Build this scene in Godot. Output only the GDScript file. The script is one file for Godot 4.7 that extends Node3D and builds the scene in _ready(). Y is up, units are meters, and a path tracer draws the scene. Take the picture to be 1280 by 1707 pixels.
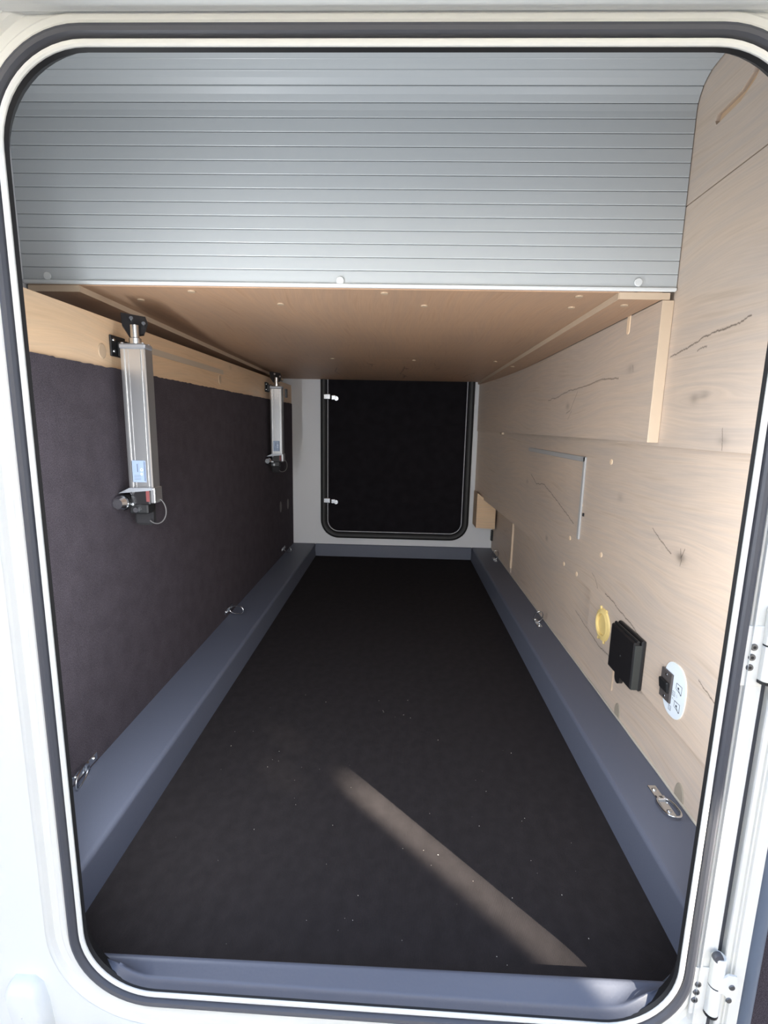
extends Node3D
# Storage garage of a motorhome seen through its open side hatch. The camera is at the origin, x right, y up, -z into the garage.

const LAMP_L := 1.0
const LAMP_R := 0.42
var M := {}
var used := {}

# ---------------------------------------------------------------- mesh collector
class Geo:
	var v := PackedVector3Array()
	var n := PackedVector3Array()
	var t := PackedVector2Array()
	func tri(a: Vector3, b: Vector3, c: Vector3, na: Vector3, nb: Vector3, nc: Vector3, ua: Vector2, ub: Vector2, uc: Vector2):
		v.append_array([a, b, c]); n.append_array([na, nb, nc]); t.append_array([ua, ub, uc])
	func planar(p: Vector3, m: Vector3) -> Vector2:
		var q := m.abs()
		if q.x >= q.y and q.x >= q.z: return Vector2(p.z, p.y)
		if q.y >= q.z: return Vector2(p.z, p.x)
		return Vector2(p.x, p.y)
	func flat(a: Vector3, b: Vector3, c: Vector3, out := Vector3.ZERO):
		var m := (c - a).cross(b - a).normalized()
		if out != Vector3.ZERO and m.dot(out) < 0.0:
			var k := b; b = c; c = k; m = -m
		tri(a, b, c, m, m, m, planar(a, m), planar(b, m), planar(c, m))
	func quad(a: Vector3, b: Vector3, c: Vector3, d: Vector3, out := Vector3.ZERO):
		flat(a, b, c, out); flat(a, c, d, out)
	func box(lo: Vector3, hi: Vector3, bev := 0.0):
		var c := (lo + hi) / 2.0
		var h := (hi - lo).abs() / 2.0
		bev = minf(bev, minf(h.x, minf(h.y, h.z)) * 0.9)
		for ax in 3:
			for s in [-1.0, 1.0]:
				var nn := Vector3.ZERO; nn[ax] = s
				var p: Array[Vector3] = []
				for k in [[-1, -1], [1, -1], [1, 1], [-1, 1]]:
					var q := Vector3.ZERO
					q[ax] = h[ax] * s
					q[(ax + 1) % 3] = (h[(ax + 1) % 3] - bev) * k[0]
					q[(ax + 2) % 3] = (h[(ax + 2) % 3] - bev) * k[1]
					p.append(c + q)
				quad(p[0], p[1], p[2], p[3], nn)
		if bev <= 0.0: return
		for ax in 3:
			var b := (ax + 1) % 3
			var d := (ax + 2) % 3
			for s in [-1.0, 1.0]:
				for r in [-1.0, 1.0]:
					var p: Array[Vector3] = []
					for k in [[0, -1], [0, 1], [1, 1], [1, -1]]:
						var q := Vector3.ZERO
						q[ax] = (h[ax] - bev) * k[1]
						q[b] = (h[b] - (0.0 if k[0] == 0 else bev)) * s
						q[d] = (h[d] - (bev if k[0] == 0 else 0.0)) * r
						p.append(c + q)
					var o := Vector3.ZERO; o[b] = s; o[d] = r
					quad(p[0], p[1], p[2], p[3], o)
		for sx in [-1.0, 1.0]:
			for sy in [-1.0, 1.0]:
				for sz in [-1.0, 1.0]:
					var s := Vector3(sx, sy, sz)
					flat(c + s * (h - Vector3(0, bev, bev)), c + s * (h - Vector3(bev, 0, bev)), c + s * (h - Vector3(bev, bev, 0)), s)
	func grid(rows: Array, close_rows := false, close_cols := false, out_from = null):   # smooth patch over rows of points
		var nr := rows.size(); var nc: int = rows[0].size()
		var nn := []
		for i in nr:
			var line: Array[Vector3] = []
			for j in nc:
				var i0 := (i - 1 + nr) % nr if close_rows else maxi(i - 1, 0)
				var i1 := (i + 1) % nr if close_rows else mini(i + 1, nr - 1)
				var j0 := (j - 1 + nc) % nc if close_cols else maxi(j - 1, 0)
				var j1 := (j + 1) % nc if close_cols else mini(j + 1, nc - 1)
				var du: Vector3 = rows[i1][j] - rows[i0][j]
				var dv: Vector3 = rows[i][j1] - rows[i][j0]
				var m := du.cross(dv)
				line.append(m.normalized() if m.length() > 1e-12 else Vector3.ZERO)
			nn.append(line)
		for i in (nr if close_rows else nr - 1):
			for j in (nc if close_cols else nc - 1):
				var i1 := (i + 1) % nr
				var j1 := (j + 1) % nc
				var q := [[i, j], [i1, j], [i1, j1], [i, j1]]
				for k in [[0, 1, 2], [0, 2, 3]]:
					var p: Array[Vector3] = []; var m: Array[Vector3] = []
					for w in k:
						p.append(rows[q[w][0]][q[w][1]]); m.append(nn[q[w][0]][q[w][1]])
					var g := (p[1] - p[0]).cross(p[2] - p[0])
					if g.length() < 1e-14: continue
					g = g.normalized()
					var flip := false
					if out_from != null and g.dot((p[0] + p[1] + p[2]) / 3.0 - out_from) < 0.0: flip = true
					for w in 3:
						if m[w].dot(g) < 0.0 or m[w] == Vector3.ZERO: m[w] = g
						if flip: m[w] = -m[w]
					var gg := g.abs()
					if flip: tri(p[0], p[1], p[2], m[0], m[1], m[2], planar(p[0], gg), planar(p[1], gg), planar(p[2], gg))
					else: tri(p[0], p[2], p[1], m[0], m[2], m[1], planar(p[0], gg), planar(p[2], gg), planar(p[1], gg))
	func loft(prof: Array, place: Callable, count: int, close := false):   # each profile segment its own flat band, smooth along the path
		for k in prof.size() - 1:
			var rows := []
			for i in count:
				var r: Array[Vector3] = [place.call(i, prof[k]), place.call(i, prof[k + 1])]
				rows.append(r)
			grid(rows, close, false)
	func prism(poly: PackedVector2Array, ax: int, a: float, b: float):   # polygon in the plane across an axis: x -> (z, y), y -> (x, z), z -> (x, y)
		var idx := Geometry2D.triangulate_polygon(poly)
		for w in [[a, -1.0], [b, 1.0]]:
			var o := Vector3.ZERO; o[ax] = w[1] * signf(b - a)
			for i in range(0, idx.size(), 3):
				flat(put(poly[idx[i]], ax, w[0]), put(poly[idx[i + 1]], ax, w[0]), put(poly[idx[i + 2]], ax, w[0]), o)
		var cw := 0.0
		for i in poly.size():
			cw += poly[i].cross(poly[(i + 1) % poly.size()])
		for i in poly.size():
			var p := poly[i]; var q := poly[(i + 1) % poly.size()]
			var e := (q - p); var o2 := Vector2(e.y, -e.x) * signf(cw)
			quad(put(p, ax, a), put(q, ax, a), put(q, ax, b), put(p, ax, b), put(o2, ax, 0.0))
	func put(p: Vector2, ax: int, d: float) -> Vector3:
		if ax == 0: return Vector3(d, p.y, p.x)
		if ax == 1: return Vector3(p.x, d, p.y)
		return Vector3(p.x, p.y, d)
	func lathe(prof: Array, tr: Transform3D, seg := 24):   # profile of (radius, height) turned about local y; sharp at each profile point
		for k in prof.size() - 1:
			var rows := []
			for i in seg:
				var a := TAU * i / seg
				var d := Vector3(cos(a), 0, sin(a))
				var r: Array[Vector3] = [tr * (d * prof[k].x + Vector3(0, prof[k].y, 0)), tr * (d * prof[k + 1].x + Vector3(0, prof[k + 1].y, 0))]
				rows.append(r)
			grid(rows, true, false)
	func tube(pts: Array, r: float, seg := 8, close := false):
		var rows := []
		var nrm := Vector3.ZERO
		for i in pts.size():
			var a: Vector3 = pts[(i - 1 + pts.size()) % pts.size()] if close else pts[maxi(i - 1, 0)]
			var b: Vector3 = pts[(i + 1) % pts.size()] if close else pts[mini(i + 1, pts.size() - 1)]
			var d := (b - a).normalized()
			if nrm == Vector3.ZERO:
				nrm = d.cross(Vector3.UP if absf(d.y) < 0.9 else Vector3.RIGHT).normalized()
			nrm = (nrm - d * nrm.dot(d)).normalized()
			var bi := d.cross(nrm)
			var ring: Array[Vector3] = []
			for k in seg:
				var an := TAU * k / seg
				ring.append(pts[i] + (nrm * cos(an) + bi * sin(an)) * r)
			rows.append(ring)
		grid(rows, close, true)
		if not close:
			for e in [0, rows.size() - 1]:
				for k in range(1, seg - 1):
					flat(rows[e][0], rows[e][k], rows[e][k + 1], pts[e] - pts[1 if e == 0 else e - 1])
	func moved(tr: Transform3D) -> Geo:
		for i in v.size():
			v[i] = tr * v[i]; n[i] = (tr.basis * n[i]).normalized()
		return self
	func mesh(uvs := Vector2.ONE, uvo := Vector2.ZERO) -> ArrayMesh:
		var a := []; a.resize(Mesh.ARRAY_MAX)
		var tt := PackedVector2Array(); tt.resize(t.size())
		for i in t.size(): tt[i] = t[i] * uvs + uvo
		a[Mesh.ARRAY_VERTEX] = v; a[Mesh.ARRAY_NORMAL] = n; a[Mesh.ARRAY_TEX_UV] = tt
		var m := ArrayMesh.new(); m.add_surface_from_arrays(Mesh.PRIMITIVE_TRIANGLES, a)
		return m

# ---------------------------------------------------------------- scene tree helpers
func numbered(called: String) -> String:
	var k: int = used.get(called, 0); used[called] = k + 1
	return called if k == 0 else "%s_%03d" % [called, k]

func root(called: String, label := "", category := "", at := Vector3.ZERO, group := "", kind := "") -> Node3D:
	var o := Node3D.new(); o.name = numbered(called); o.position = at; add_child(o, true)
	tag(o, label, category, group, kind)
	return o

func tag(o: Node3D, label := "", category := "", group := "", kind := ""):
	if label: o.set_meta("label", label)
	if category: o.set_meta("category", category)
	if group: o.set_meta("group", group)
	if kind: o.set_meta("kind", kind)

func part(called: String, g: Geo, mat: Material, parent: Node = self, label := "") -> MeshInstance3D:
	var o := MeshInstance3D.new()
	o.name = called if parent != self else numbered(called)
	if mat.has_meta("uvs"): o.mesh = g.mesh(mat.get_meta("uvs"), mat.get_meta("uvo"))
	else: o.mesh = g.mesh()
	o.mesh.surface_set_material(0, mat)
	o.cast_shadow = GeometryInstance3D.SHADOW_CASTING_SETTING_ON
	parent.add_child(o, true)
	if label: o.set_meta("label", label)
	return o

func bx(lo: Vector3, hi: Vector3, bev := 0.0) -> Geo:
	var g := Geo.new(); g.box(lo, hi, bev); return g

func pr(poly: PackedVector2Array, ax: int, a: float, b: float) -> Geo:
	var g := Geo.new(); g.prism(poly, ax, a, b); return g

func shifted(g: Geo, du: float) -> Geo:   # moves the texture along its first axis
	for i in g.t.size(): g.t[i].x += du
	return g

func rot(deg: Vector3, at := Vector3.ZERO) -> Transform3D:
	return Transform3D(Basis.from_euler(deg * PI / 180.0), at)

# disc cap standing on a surface at p with outward normal nrm
func cap(r: float, h: float, p: Vector3, nrm: Vector3, squash := 1.0) -> Geo:
	var y := nrm.normalized()
	var x := y.cross(Vector3(0, 0, 1) if absf(y.z) < 0.9 else Vector3(0, 1, 0)).normalized()
	var b := Basis(x * squash, y, x.cross(y))
	var g := Geo.new()
	g.lathe([Vector2(r, 0), Vector2(r, h * 0.5), Vector2(r * 0.88, h), Vector2(0.00001, h)], Transform3D(b, p), 20)
	return g

# ---------------------------------------------------------------- materials
func mat(col: Color, rough := 0.6, metal := 0.0, spec := 0.5) -> StandardMaterial3D:
	var m := StandardMaterial3D.new()
	m.albedo_color = col; m.roughness = rough; m.metallic = metal; m.metallic_specular = spec
	m.cull_mode = BaseMaterial3D.CULL_DISABLED
	return m

func noise(seed_: int, oct := 3) -> FastNoiseLite:
	var f := FastNoiseLite.new()
	f.noise_type = FastNoiseLite.TYPE_SIMPLEX_SMOOTH; f.seed = seed_; f.frequency = 1.0
	f.fractal_type = FastNoiseLite.FRACTAL_FBM if oct > 1 else FastNoiseLite.FRACTAL_NONE
	f.fractal_octaves = oct
	return f

func smear(img: Image, x: int, y: int, k: float):
	if x < 0 or y < 0 or x >= img.get_width() or y >= img.get_height(): return
	var c := img.get_pixel(x, y)
	img.set_pixel(x, y, Color(c.r * (1 - k), c.g * (1 - k * 1.03), c.b * (1 - k * 1.06)))

# light oak decor, grain along u. size in metres; knots: [u, v, strength]; cracks: [width_m, darkness, p0, p1, ...] in metres
func oak(w: int, h: int, size: Vector2, seed_: int, knots: Array, cracks: Array, base: Color) -> Image:
	var lo := noise(seed_, 2); var mi := noise(seed_ + 1, 2); var fi := noise(seed_ + 2, 2)
	var data := PackedByteArray(); data.resize(w * h * 3)
	var at := 0
	for j in h:
		var v := size.y * (j + 0.5) / h
		for i in w:
			var u := size.x * (i + 0.5) / w
			var l := lo.get_noise_2d(u * 1.3, v * 3.2)
			var vv := v + 0.030 * l
			var core := 0.0
			var figure := 1.0
			for k in knots:
				var du: float = (u - k[0]) / 0.11
				if du > 3.0 or du < -3.0: continue
				var dv: float = v - k[1]
				var f := exp(-du * du)
				var away := exp(-absf(dv) / 0.07)
				vv += k[2] * f * signf(dv) * (-0.022) * away * (1.0 - exp(-absf(dv) / 0.008))
				figure += 1.3 * k[2] * exp(-du * du * 0.6) * exp(-absf(dv) / 0.09)
				var e: float = (u - k[0]) * (u - k[0]) / 0.00022 + dv * dv / 0.00009
				if e < 9.0: core += k[2] * exp(-e) * 0.30
			var m := mi.get_noise_2d(u * 2.2, vv * 52.0)
			var s := fi.get_noise_2d(u * 9.0, vv * 260.0)
			var lum := 1.0 + 0.04 * l + 0.036 * m * figure + 0.030 * s - core
			if m > 0.35: lum -= (m - 0.35) * 0.16
			data[at] = int(clampf(base.r * lum, 0, 1) * 255.0)
			data[at + 1] = int(clampf(base.g * (lum - 0.012 * m - 0.01 * l), 0, 1) * 255.0)
			data[at + 2] = int(clampf(base.b * (lum - 0.03 * m - 0.025 * l), 0, 1) * 255.0)
			at += 3
	var img := Image.create_from_data(w, h, false, Image.FORMAT_RGB8, data)
	var px := w / size.x
	for c in cracks:
		for q in range(2, c.size() - 1):
			var a: Vector2 = c[q]; var b: Vector2 = c[q + 1]
			var steps := int(a.distance_to(b) * px * 2.0) + 2
			for k in steps:
				var f := float(k) / steps
				var p := a.lerp(b, f)
				p.y += 0.0028 * mi.get_noise_2d(p.x * 24.0, a.y * 9.0) + 0.0012 * fi.get_noise_2d(p.x * 160.0, 3.0)
				var wid: float = c[0] * px * (0.45 + 0.55 * absf(mi.get_noise_2d(p.x * 60.0, 7.0)) * 2.0)
				for d in range(-int(wid) - 2, int(wid) + 3):
					var fall := clampf(1.0 - absf(d) / (wid + 0.6), 0.0, 1.0)
					if fall > 0.0: smear(img, int(p.x * px), int(p.y * px) + d, c[1] * fall * 0.21)
	img.generate_mipmaps()
	return img

func tex_mat(img: Image, rough: float, uvs: Vector2, uvo := Vector2.ZERO) -> StandardMaterial3D:
	var m := mat(Color.WHITE, rough)
	m.albedo_texture = ImageTexture.create_from_image(img)
	m.set_meta("uvs", uvs); m.set_meta("uvo", uvo)
	return m

func fuzz(col: Color, seed_: int, fine: float, amount: float, blotch: float) -> Image:
	var f := noise(seed_, 2); var g := noise(seed_ + 5, 3)
	var img := Image.create(512, 512, false, Image.FORMAT_RGB8)
	for j in 512:
		for i in 512:
			var k := 1.0 + amount * f.get_noise_2d(i * fine, j * fine) + blotch * g.get_noise_2d(i * 0.011, j * 0.011)
			img.set_pixel(i, j, Color(col.r * k, col.g * k, col.b * k))
	img.generate_mipmaps()
	return img

func normal_from(img: Image, strength: float) -> ImageTexture:
	var n := img.duplicate() as Image
	n.clear_mipmaps()
	n.convert(Image.FORMAT_RGBA8)
	n.bump_map_to_normal_map(strength)
	return ImageTexture.create_from_image(n)

func pen(img: Image, a: Vector2, b: Vector2, col: Color, w := 1):
	var s := int(a.distance_to(b)) + 1
	for k in s + 1:
		var p := a.lerp(b, float(k) / s)
		img.fill_rect(Rect2i(int(p.x), int(p.y), w, w), col)

func materials():
	# the right wall's decor covers z -0.55 .. -2.95 (u) and y 0.72 .. -0.78 (v)
	var P := func(z: float, y: float) -> Vector2: return Vector2(-0.55 - z, 0.72 - y)
	var cracks := [
		[0.0016, 1.3, P.call(-1.085, 0.150), P.call(-1.03, 0.158), P.call(-0.97, 0.172), P.call(-0.90, 0.176), P.call(-0.85, 0.184)],
		[0.0012, 1.0, P.call(-0.99, 0.150), P.call(-0.96, 0.154)],
		[0.0018, 1.0, P.call(-1.27, 0.125), P.call(-1.40, 0.130), P.call(-1.47, 0.122), P.call(-1.62, 0.118), P.call(-1.75, 0.104), P.call(-1.85, 0.098)],
		[0.0016, 0.8, P.call(-1.55, 0.112), P.call(-1.60, 0.06), P.call(-1.64, 0.045)],
		[0.0022, 1.2, P.call(-2.12, -0.195), P.call(-2.04, -0.225), P.call(-1.94, -0.215), P.call(-1.82, -0.24), P.call(-1.68, -0.275), P.call(-1.58, -0.30)],
		[0.0012, 1.1, P.call(-1.095, -0.215), P.call(-1.05, -0.235), P.call(-1.01, -0.25)],
		[0.0014, 1.3, P.call(-1.30, -0.435), P.call(-1.22, -0.447), P.call(-1.12, -0.463), P.call(-1.07, -0.478)],
		[0.0010, 1.0, P.call(-1.235, -0.522), P.call(-1.20, -0.535)],
		[0.0018, 0.9, P.call(-1.52, -0.57), P.call(-1.43, -0.585), P.call(-1.33, -0.60), P.call(-1.225, -0.598)],
		[0.0012, 1.2, P.call(-0.87, -0.455), P.call(-0.83, -0.468), P.call(-0.80, -0.478)],
		[0.0010, 0.8, P.call(-0.80, -0.405), P.call(-0.76, -0.41)],
		[0.0011, 0.9, P.call(-0.98, -0.232), P.call(-0.972, -0.255), P.call(-0.975, -0.268)],
		[0.0010, 0.9, P.call(-0.965, -0.23), P.call(-0.975, -0.25)],
		[0.0012, 0.8, P.call(-0.885, 0.004), P.call(-0.88, -0.02), P.call(-0.878, -0.033)],
		[0.0020, 0.6, P.call(-1.40, -0.41), P.call(-1.37, -0.42), P.call(-1.35, -0.44)],
		[0.0012, 0.7, P.call(-1.62, 0.03), P.call(-1.59, 0.055)],
		[0.0010, 0.7, P.call(-1.20, 0.146), P.call(-1.195, 0.13)],
	]
	var knots := [[0.426, 0.9695, 1.0], [0.43, 0.66, 0.55], [0.40, 0.655, 0.4], [1.08, 0.65, 0.5], [0.72, 0.89, 0.35], [0.66, 0.58, 0.35], [1.62, 0.95, 0.4], [0.33, 0.735, 0.35], [1.3, 1.13, 0.5]]
	var img := oak(2048, 1280, Vector2(2.4, 1.5), 11, knots, cracks, Color(0.765, 0.697, 0.635))
	M.oak = tex_mat(img, 0.5, Vector2(-1 / 2.4, -1 / 1.5), Vector2(-0.55 / 2.4, 0.72 / 1.5))
	# bed base decor, u along z from -1.0, v along x from -0.85
	var cr2 := [
		[0.0028, 1.2, Vector2(0.22, 0.865), Vector2(0.36, 0.86), Vector2(0.50, 0.845), Vector2(0.58, 0.87), Vector2(0.72, 0.862)],
		[0.0022, 1.0, Vector2(0.12, 0.70), Vector2(0.2, 0.72), Vector2(0.25, 0.715)],
		[0.0022, 1.0, Vector2(0.30, 0.55), Vector2(0.46, 0.52), Vector2(0.60, 0.53)],
		[0.0024, 1.1, Vector2(0.42, 1.21), Vector2(0.52, 1.185), Vector2(0.62, 1.18)],
		[0.0018, 0.8, Vector2(0.10, 0.99), Vector2(0.17, 1.0), Vector2(0.2, 0.99)],
	]
	var kn2 := [[0.30, 0.875, 1.3], [0.17, 0.72, 0.9], [0.62, 0.87, 0.9], [0.28, 1.02, 0.7], [0.75, 0.55, 0.5]]
	var im2 := oak(1400, 980, Vector2(2.0, 1.4), 47, kn2, cr2, Color(0.69, 0.56, 0.455))
	M.bed = tex_mat(im2, 0.5, Vector2(-0.5, 1 / 1.4), Vector2(-0.5, 0.85 / 1.4))
	var im3 := oak(1024, 512, Vector2(1.2, 0.6), 83, [[0.5, 0.2, 0.3]], [[0.001, 0.5, Vector2(0.2, 0.32), Vector2(0.7, 0.335)]], Color(0.80, 0.685, 0.56))
	M.beech = tex_mat(im3, 0.5, Vector2(1 / 1.2, 1 / 0.6))
	M.edge = mat(Color(0.76, 0.68, 0.59), 0.5)
	M.capw = mat(Color(0.70, 0.61, 0.51), 0.5)
	M.capl = mat(Color(0.90, 0.80, 0.68), 0.5)
	M.capg = mat(Color(0.60, 0.56, 0.50), 0.5)
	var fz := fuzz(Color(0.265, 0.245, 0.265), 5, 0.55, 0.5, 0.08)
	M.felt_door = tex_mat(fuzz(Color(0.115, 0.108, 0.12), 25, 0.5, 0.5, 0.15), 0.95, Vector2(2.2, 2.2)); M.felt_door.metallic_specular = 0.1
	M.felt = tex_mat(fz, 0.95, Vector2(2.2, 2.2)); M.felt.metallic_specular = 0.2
	var fz2 := fuzz(Color(0.15, 0.139, 0.144), 15, 0.6, 0.35, 0.10)
	M.mat = tex_mat(fz2, 0.82, Vector2(5.0, 5.0))
	var ribs := Image.create(512, 512, false, Image.FORMAT_RGBA8)   # fine ribs that run into the garage
	var rn := noise(3, 2)
	for j in 512:
		for i in 512:
			var k := 0.5 + 0.4 * sin(TAU * j * 80.0 / 512.0) + 0.12 * rn.get_noise_2d(i * 0.1, j * 0.4)
			ribs.set_pixel(i, j, Color(k, k, k))
	M.mat.metallic_specular = 0.2
	M.mat.normal_enabled = true
	M.mat.normal_texture = normal_from(ribs, 1.6); M.mat.normal_scale = 0.35
	M.matte_black = mat(Color(0.11, 0.105, 0.115), 0.9)
	M.tray = mat(Color(0.335, 0.352, 0.405), 0.5)
	var tn := fuzz(Color(0.5, 0.5, 0.5), 33, 0.8, 0.9, 0.0)
	M.tray.normal_enabled = true; M.tray.normal_texture = normal_from(tn, 1.0); M.tray.normal_scale = 0.12
	M.white = mat(Color(0.91, 0.91, 0.885), 0.3)
	M.body = mat(Color(0.90, 0.91, 0.90), 0.28)
	M.wall = mat(Color(0.80, 0.805, 0.82), 0.55)
	M.rubber = mat(Color(0.29, 0.295, 0.32), 0.45)
	M.rubber_dark = mat(Color(0.09, 0.09, 0.095), 0.6)
	M.slat = mat(Color(0.70, 0.715, 0.72), 0.36)
	M.slat_rail = mat(Color(0.82, 0.83, 0.83), 0.35)
	M.alu = mat(Color(0.80, 0.80, 0.80), 0.30, 0.9)
	M.alu_matte = mat(Color(0.62, 0.63, 0.65), 0.45, 0.6)
	M.steel = mat(Color(0.86, 0.87, 0.88), 0.22, 1.0)
	M.steel_dark = mat(Color(0.5, 0.5, 0.5), 0.35, 0.9)
	M.black = mat(Color(0.10, 0.10, 0.105), 0.45)
	M.black_gloss = mat(Color(0.12, 0.115, 0.12), 0.3)
	M.red = mat(Color(0.42, 0.2, 0.2), 0.5)
	M.yellow = mat(Color(0.90, 0.80, 0.53), 0.5)
	M.grey_pvc = mat(Color(0.66, 0.66, 0.66), 0.45)
	M.cable = mat(Color(0.30, 0.29, 0.29), 0.5)
	M.ground = tex_mat(fuzz(Color(0.47, 0.46, 0.445), 71, 0.7, 0.35, 0.25), 0.9, Vector2(0.8, 0.8))
	M.dust = mat(Color(0.8, 0.78, 0.74), 0.8)
	M.lamp = mat(Color(0.9, 0.9, 0.9), 0.5); M.lamp.emission_enabled = true; M.lamp.emission = Color(0.96, 0.98, 1.0); M.lamp.emission_energy_multiplier = 1.2
	# type plate of the lifting columns
	var lab := Image.create(128, 192, false, Image.FORMAT_RGB8)
	lab.fill(Color(0.53, 0.59, 0.68))
	var ink := Color(0.22, 0.25, 0.33)
	var rg := RandomNumberGenerator.new(); rg.seed = 4
	for k in 16:
		pen(lab, Vector2(108, 8 + k * 11), Vector2(118, 8 + k * 11 + 4), ink, 5)
		pen(lab, Vector2(14 + (k % 4) * 6, 130 + (k / 4) * 13), Vector2(40 + (k % 4) * 12, 130 + (k / 4) * 13), ink, 2)
	pen(lab, Vector2(46, 30), Vector2(46, 96), ink, 6)
	pen(lab, Vector2(62, 18), Vector2(62, 110), Color(0.4, 0.44, 0.52), 2)
	for k in 24:
		var a := TAU * k / 24
		lab.fill_rect(Rect2i(int(86 + cos(a) * 11), int(80 + sin(a) * 11), 4, 4), Color(0.9, 0.93, 0.97))
		lab.fill_rect(Rect2i(int(84 + cos(a) * 9), int(118 + sin(a) * 9), 4, 4), Color(0.85, 0.88, 0.93))
	lab.generate_mipmaps()
	M.plate = mat(Color.WHITE, 0.4); M.plate.albedo_texture = ImageTexture.create_from_image(lab)
	# pictograms of the bed lift switch plate
	var pl := Image.create(256, 384, false, Image.FORMAT_RGB8)
	pl.fill(Color(0.87, 0.90, 0.93))
	var dk := Color(0.18, 0.2, 0.24)
	for b in [[Vector2(176, 150), 1.0], [Vector2(176, 278), 1.0]]:
		var o: Vector2 = b[0]
		pen(pl, o + Vector2(-26, -28), o + Vector2(34, -28), dk, 4); pen(pl, o + Vector2(34, -28), o + Vector2(34, 30), dk, 4)
		pen(pl, o + Vector2(-26, -28), o + Vector2(-26, 12), dk, 4); pen(pl, o + Vector2(-20, 14), o + Vector2(34, 30), dk, 4)
		pl.fill_rect(Rect2i(int(o.x - 8), int(o.y - 6), 16, 14), dk)
		pen(pl, o + Vector2(0, 6), o + Vector2(28, 34), dk, 4)
	for b in [Vector2(118, 196), Vector2(94, 316)]:
		pen(pl, b, b + Vector2(26, 0), dk, 3); pen(pl, b, b + Vector2(0, 30), dk, 3); pen(pl, b + Vector2(26, 0), b + Vector2(26, 30), dk, 3)
		pen(pl, b + Vector2(0, 30), b + Vector2(26, 30), dk, 3); pen(pl, b + Vector2(8, 10), b + Vector2(18, 22), dk, 3)
	for k in 10:
		var a := TAU * k / 10
		pl.fill_rect(Rect2i(int(168 + cos(a) * 7), int(212 + sin(a) * 7), 2, 2), dk)
	pen(pl, Vector2(130, 252), Vector2(180, 256), Color(0.5, 0.5, 0.55), 2); pl.fill_rect(Rect2i(124, 246, 6, 6), dk)
	pl.generate_mipmaps()
	M.pict = mat(Color.WHITE, 0.35); M.pict.albedo_texture = ImageTexture.create_from_image(pl)

# ---------------------------------------------------------------- the rounded rectangle of a hatch
var RL := -0.412
var RR := 0.3858
var RT := 0.3612
var RB := -0.7865
func rounded(l: float, r: float, t: float, b: float, rad: float, seg := 12) -> Array:   # [point, outward direction]
	var out := []
	var cs := [[Vector2(l + rad, t - rad), 180.0], [Vector2(r - rad, t - rad), 90.0], [Vector2(r - rad, b + rad), 0.0], [Vector2(l + rad, b + rad), -90.0]]
	for c in cs:
		for k in seg + 1:
			var a := deg_to_rad(c[1] - 90.0 * k / seg)
			var d := Vector2(cos(a), sin(a))
			out.append([c[0] + d * rad, d])
	return out

func ring_geo(path: Array, prof: Array, tilt := 0.0, xmax := 99.0) -> Geo:   # prof of (outward offset, z)
	var g := Geo.new()
	var place := func(i: int, p: Vector2) -> Vector3:
		var q: Vector2 = path[i][0] + path[i][1] * p.x
		var w := clampf((RT - q.y) / (RT - RB), 0.0, 1.3)
		return Vector3(minf(q.x, xmax), q.y - tilt * q.x * w, p.y)
	g.loft(prof, place, path.size(), true)
	return g

func _ready():
	# ------------------------------------------------ camera, sky, sun, exposure
	var cam := Camera3D.new(); cam.name = "camera"; add_child(cam)
	cam.keep_aspect = Camera3D.KEEP_HEIGHT
	cam.fov = rad_to_deg(2.0 * atan(853.5 / 826.2)); cam.near = 0.01; cam.far = 200.0
	cam.rotation_order = EULER_ORDER_YXZ
	cam.rotation_degrees = Vector3(-9.97, 1.6, 1.17)
	cam.current = true
	var env := Environment.new()
	env.background_mode = Environment.BG_SKY
	var sm := ProceduralSkyMaterial.new()
	sm.sky_top_color = Color(0.66, 0.78, 0.98); sm.sky_horizon_color = Color(0.90, 0.92, 0.95)
	sm.sky_curve = 0.25; sm.ground_bottom_color = Color(0.42, 0.41, 0.39); sm.ground_horizon_color = Color(0.55, 0.54, 0.52)
	sm.sky_energy_multiplier = 1.0; sm.sun_angle_max = 1.0
	var sky := Sky.new(); sky.sky_material = sm; env.sky = sky
	env.background_energy_multiplier = 1.85
	env.tonemap_mode = Environment.TONE_MAPPER_LINEAR
	env.tonemap_exposure = 1.08
	env.sdfgi_enabled = true; env.ssao_enabled = true; env.ssil_enabled = true
	var we := WorldEnvironment.new(); we.name = "world_environment"; we.environment = env; add_child(we)
	var sun := DirectionalLight3D.new(); sun.name = "sun"; add_child(sun)
	sun.rotation_degrees = Vector3(-36, 168, 0)   # stands behind the vehicle, which shades its own side
	sun.light_energy = 5.0; sun.light_color = Color(1.0, 0.95, 0.87); sun.light_angular_distance = 0.53; sun.shadow_enabled = true
	materials()
	lamps()
	glints()
	shell()
	hatch_frame()
	right_wall()
	left_wall()
	back_wall()
	bed_platform()
	shutter()
	open_door()
	actuators()
	fittings()
	tie_downs()

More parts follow.
